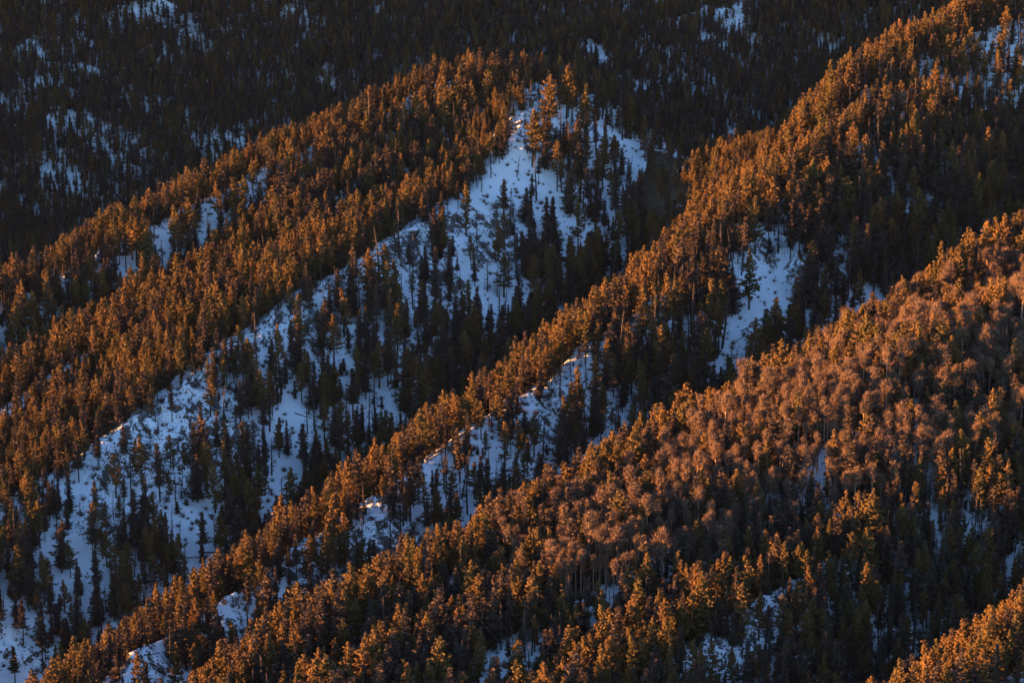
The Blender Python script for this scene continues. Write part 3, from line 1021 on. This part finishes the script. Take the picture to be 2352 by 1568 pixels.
# ------------------------------------------------------------------ shrubs, boulders and logs
def scatter_pts(n, cond, seed, y0=430, y1=1420):
    g = np.random.default_rng(seed)
    y = np.sqrt(g.uniform(y0 ** 2, y1 ** 2, n)); u = g.uniform(-.27, .27, n); x = u * y
    z, i, d, rk = height(x, y, True)
    px, py = project(x, y, z)
    z0 = hb(x, y); ta = -(((hb(x + e, y) - z0) / e) * .86 + ((hb(x, y + e) - z0) / e) * -.5)
    m = cond(g, x, y, z, i, d, rk, ta) & (z + 1.0 > horizon(x, y) * y)
    return [a[m] for a in (x, y, z, i, d, px, py)]
bx, by, bz, bi, bd, bpx, bpy_ = scatter_pts(20000, lambda g, x, y, z, i, d, rk, ta: (ta > .06) & (g.uniform(size=len(x)) < .8), 11)
inf = (bpx > 0) & (bpx < 2352) & (bpy_ > 0) & (bpy_ < 1568)
bsz = rng.uniform(.35, 1.1, len(bx)); 
ids = np.nonzero(inf)[0]; vis = []
for i in ids:
    cx, cy = int(bpx[i] * K), int((bpy_[i]) * K) - 1
    if 0 <= cx < 1024 and 0 <= cy < 682 and buf[cy, cx] < 0: vis.append(i)
vis = sorted(vis, key=lambda i: -bsz[i] / by[i])[:230]
for i in vis:
    lab = pct_label('reddish leafless bush', place_words(int(bi[i]), bd[i], by[i]), bpx[i], bpy_[i]) \
        
    o = bpy.data.objects.new('shrub', SHRUBS[i % 5]); COL.objects.link(o)
    o.location = (bx[i], by[i], bz[i]); o.rotation_euler = (0, 0, i * 1.7); o.scale = [bsz[i] * 1.2] * 3
    o['label'] = lab; o['category'] = 'shrub'; o['group'] = 'leafless bushes on the snow'
vs = set(vis); oth = [i for i in range(len(bx)) if i not in vs]
scatter('undergrowth', SHRUBS, np.stack([bx, by, bz], 1)[oth], np.stack([bx * 0, bx * 0, bx], 1)[oth],
        np.stack([bsz] * 3, 1)[oth], np.array(oth) % 5, 'low leafless brush growing through the snow under the trees', 'brush')

qx, qy, qz, qi, qd, qpx, qpy = scatter_pts(2600, lambda g, x, y, z, i, d, rk, ta: (rk > .35) & (ta > -.05), 12)
inf = (qpx > 0) & (qpx < 2352) & (qpy > 0) & (qpy < 1568)
qs = rng.gamma(2.2, .42, len(qx)) + .35
vis = []
for i in np.nonzero(inf)[0]:
    cx, cy = int(qpx[i] * K), int(qpy[i] * K) - 1
    if 0 <= cx < 1024 and 0 <= cy < 682 and buf[cy, cx] < 0: vis.append(i)
vis = sorted(vis, key=lambda i: -qs[i] / qy[i])[:150]
for i in vis:
    o = bpy.data.objects.new('boulder', BOULD[i % 6]); COL.objects.link(o)
    o.location = (qx[i], qy[i], qz[i] + .1 * qs[i]); o.rotation_euler = (0, 0, i * 2.1); o.scale = [qs[i]] * 3
    o['label'] = pct_label('snowy dark rock', place_words(int(qi[i]), qd[i], qy[i]), qpx[i], qpy[i])
    o['category'] = 'rock'; o['group'] = 'snow-capped rocks under the crests'

LOGP = [(1722,755,.75,13),(1700,780,.9,8),(1745,740,.6,11),(1775,728,.3,9),(1690,815,.8,7),(1712,830,.5,6),(1820,700,.9,10),(1850,668,.1,10),
        (500,1270,.5,15),(440,1285,.55,12),(290,1410,.6,14),(110,1165,.3,14),(900,860,.35,12),(1090,940,.5,12),(700,960,.2,10),(1010,610,-.4,10),
        (880,820,.25,9),(300,1000,.15,10),(2130,1290,.5,12),(2270,1220,.6,14),(1200,1150,.2,12),(1560,760,.6,10),(1585,800,.4,8)]
LOGJ = [join_mesh(p, 'fallen_log') for p in LOGS]
def log_thing(j, label, cat, loc, rot, scale, group):
    o = bpy.data.objects.new('fallen_log', LOGJ[j % 3]); COL.objects.link(o)
    o.location = loc; o.rotation_euler = rot; o.scale = scale
    o['label'] = label; o['category'] = cat; o['group'] = group
    return o
LW = ['long dark log lying across the bright snow clearing', 'short log on the bright snow clearing', 'thin fallen trunk in the bright snow clearing']
for j, (lx, ly, rz, ln) in enumerate(LOGP):
    x, y, z = ray_to_ground(lx, ly)
    dx, dy = math.cos(rz), math.sin(rz)
    za = float(height(np.array([x - dx * ln / 2]), np.array([y - dy * ln / 2]))[0]); zb = float(height(np.array([x + dx * ln / 2]), np.array([y + dy * ln / 2]))[0])
    t = log_thing(j, pct_label('dark fallen log lying in snow', place_words(*(lambda q: (int(q[1][0]), q[2][0], y))(height(np.array([x]), np.array([y]), True))), lx, ly), 'log',
              (x, y, max(z, (za + zb) / 2) + .1), (0, -math.atan2(zb - za, ln), rz), (ln / 12.,) * 3, 'fallen logs on the snow')
# ------------------------------------------------------------------ the evening air in the valley
hx_ = 4900.0
hv = np.array([(a * hx_, b_, c) for a in (-1, 1) for b_ in (-60., 4700.) for c in (float(Z.min()) - 1.5, 560.0)])
hm = mesh_np('haze', hv, [np.array([(0,1,3,2),(4,6,7,5),(0,4,5,1),(2,3,7,6),(0,2,6,4),(1,5,7,3)])], [])
M_H = bpy.data.materials.new('haze'); M_H.use_nodes = True
nt = M_H.node_tree
for n in list(nt.nodes): nt.nodes.remove(n)
ho = nt.nodes.new('ShaderNodeOutputMaterial'); pv = nt.nodes.new('ShaderNodeVolumePrincipled')
pv.inputs['Color'].default_value = (.46, .60, 1, 1)
pv.inputs['Density'].default_value = HAZE
pv.inputs['Anisotropy'].default_value = .2
nt.links.new(pv.outputs[0], ho.inputs['Volume'])
hm.materials.append(M_H)
ho_ = bpy.data.objects.new('haze', hm); COL.objects.link(ho_); ho_['kind'] = 'stuff'; ho_['label'] = 'thin evening haze hanging in the valley air'; ho_['category'] = 'haze'
print('TREES', N, 'single', len(sid), 'by kind', [int((kind == k).sum()) for k in range(5)], 'far', int(isfar.sum()), 'vis', int((area > 0).sum()))
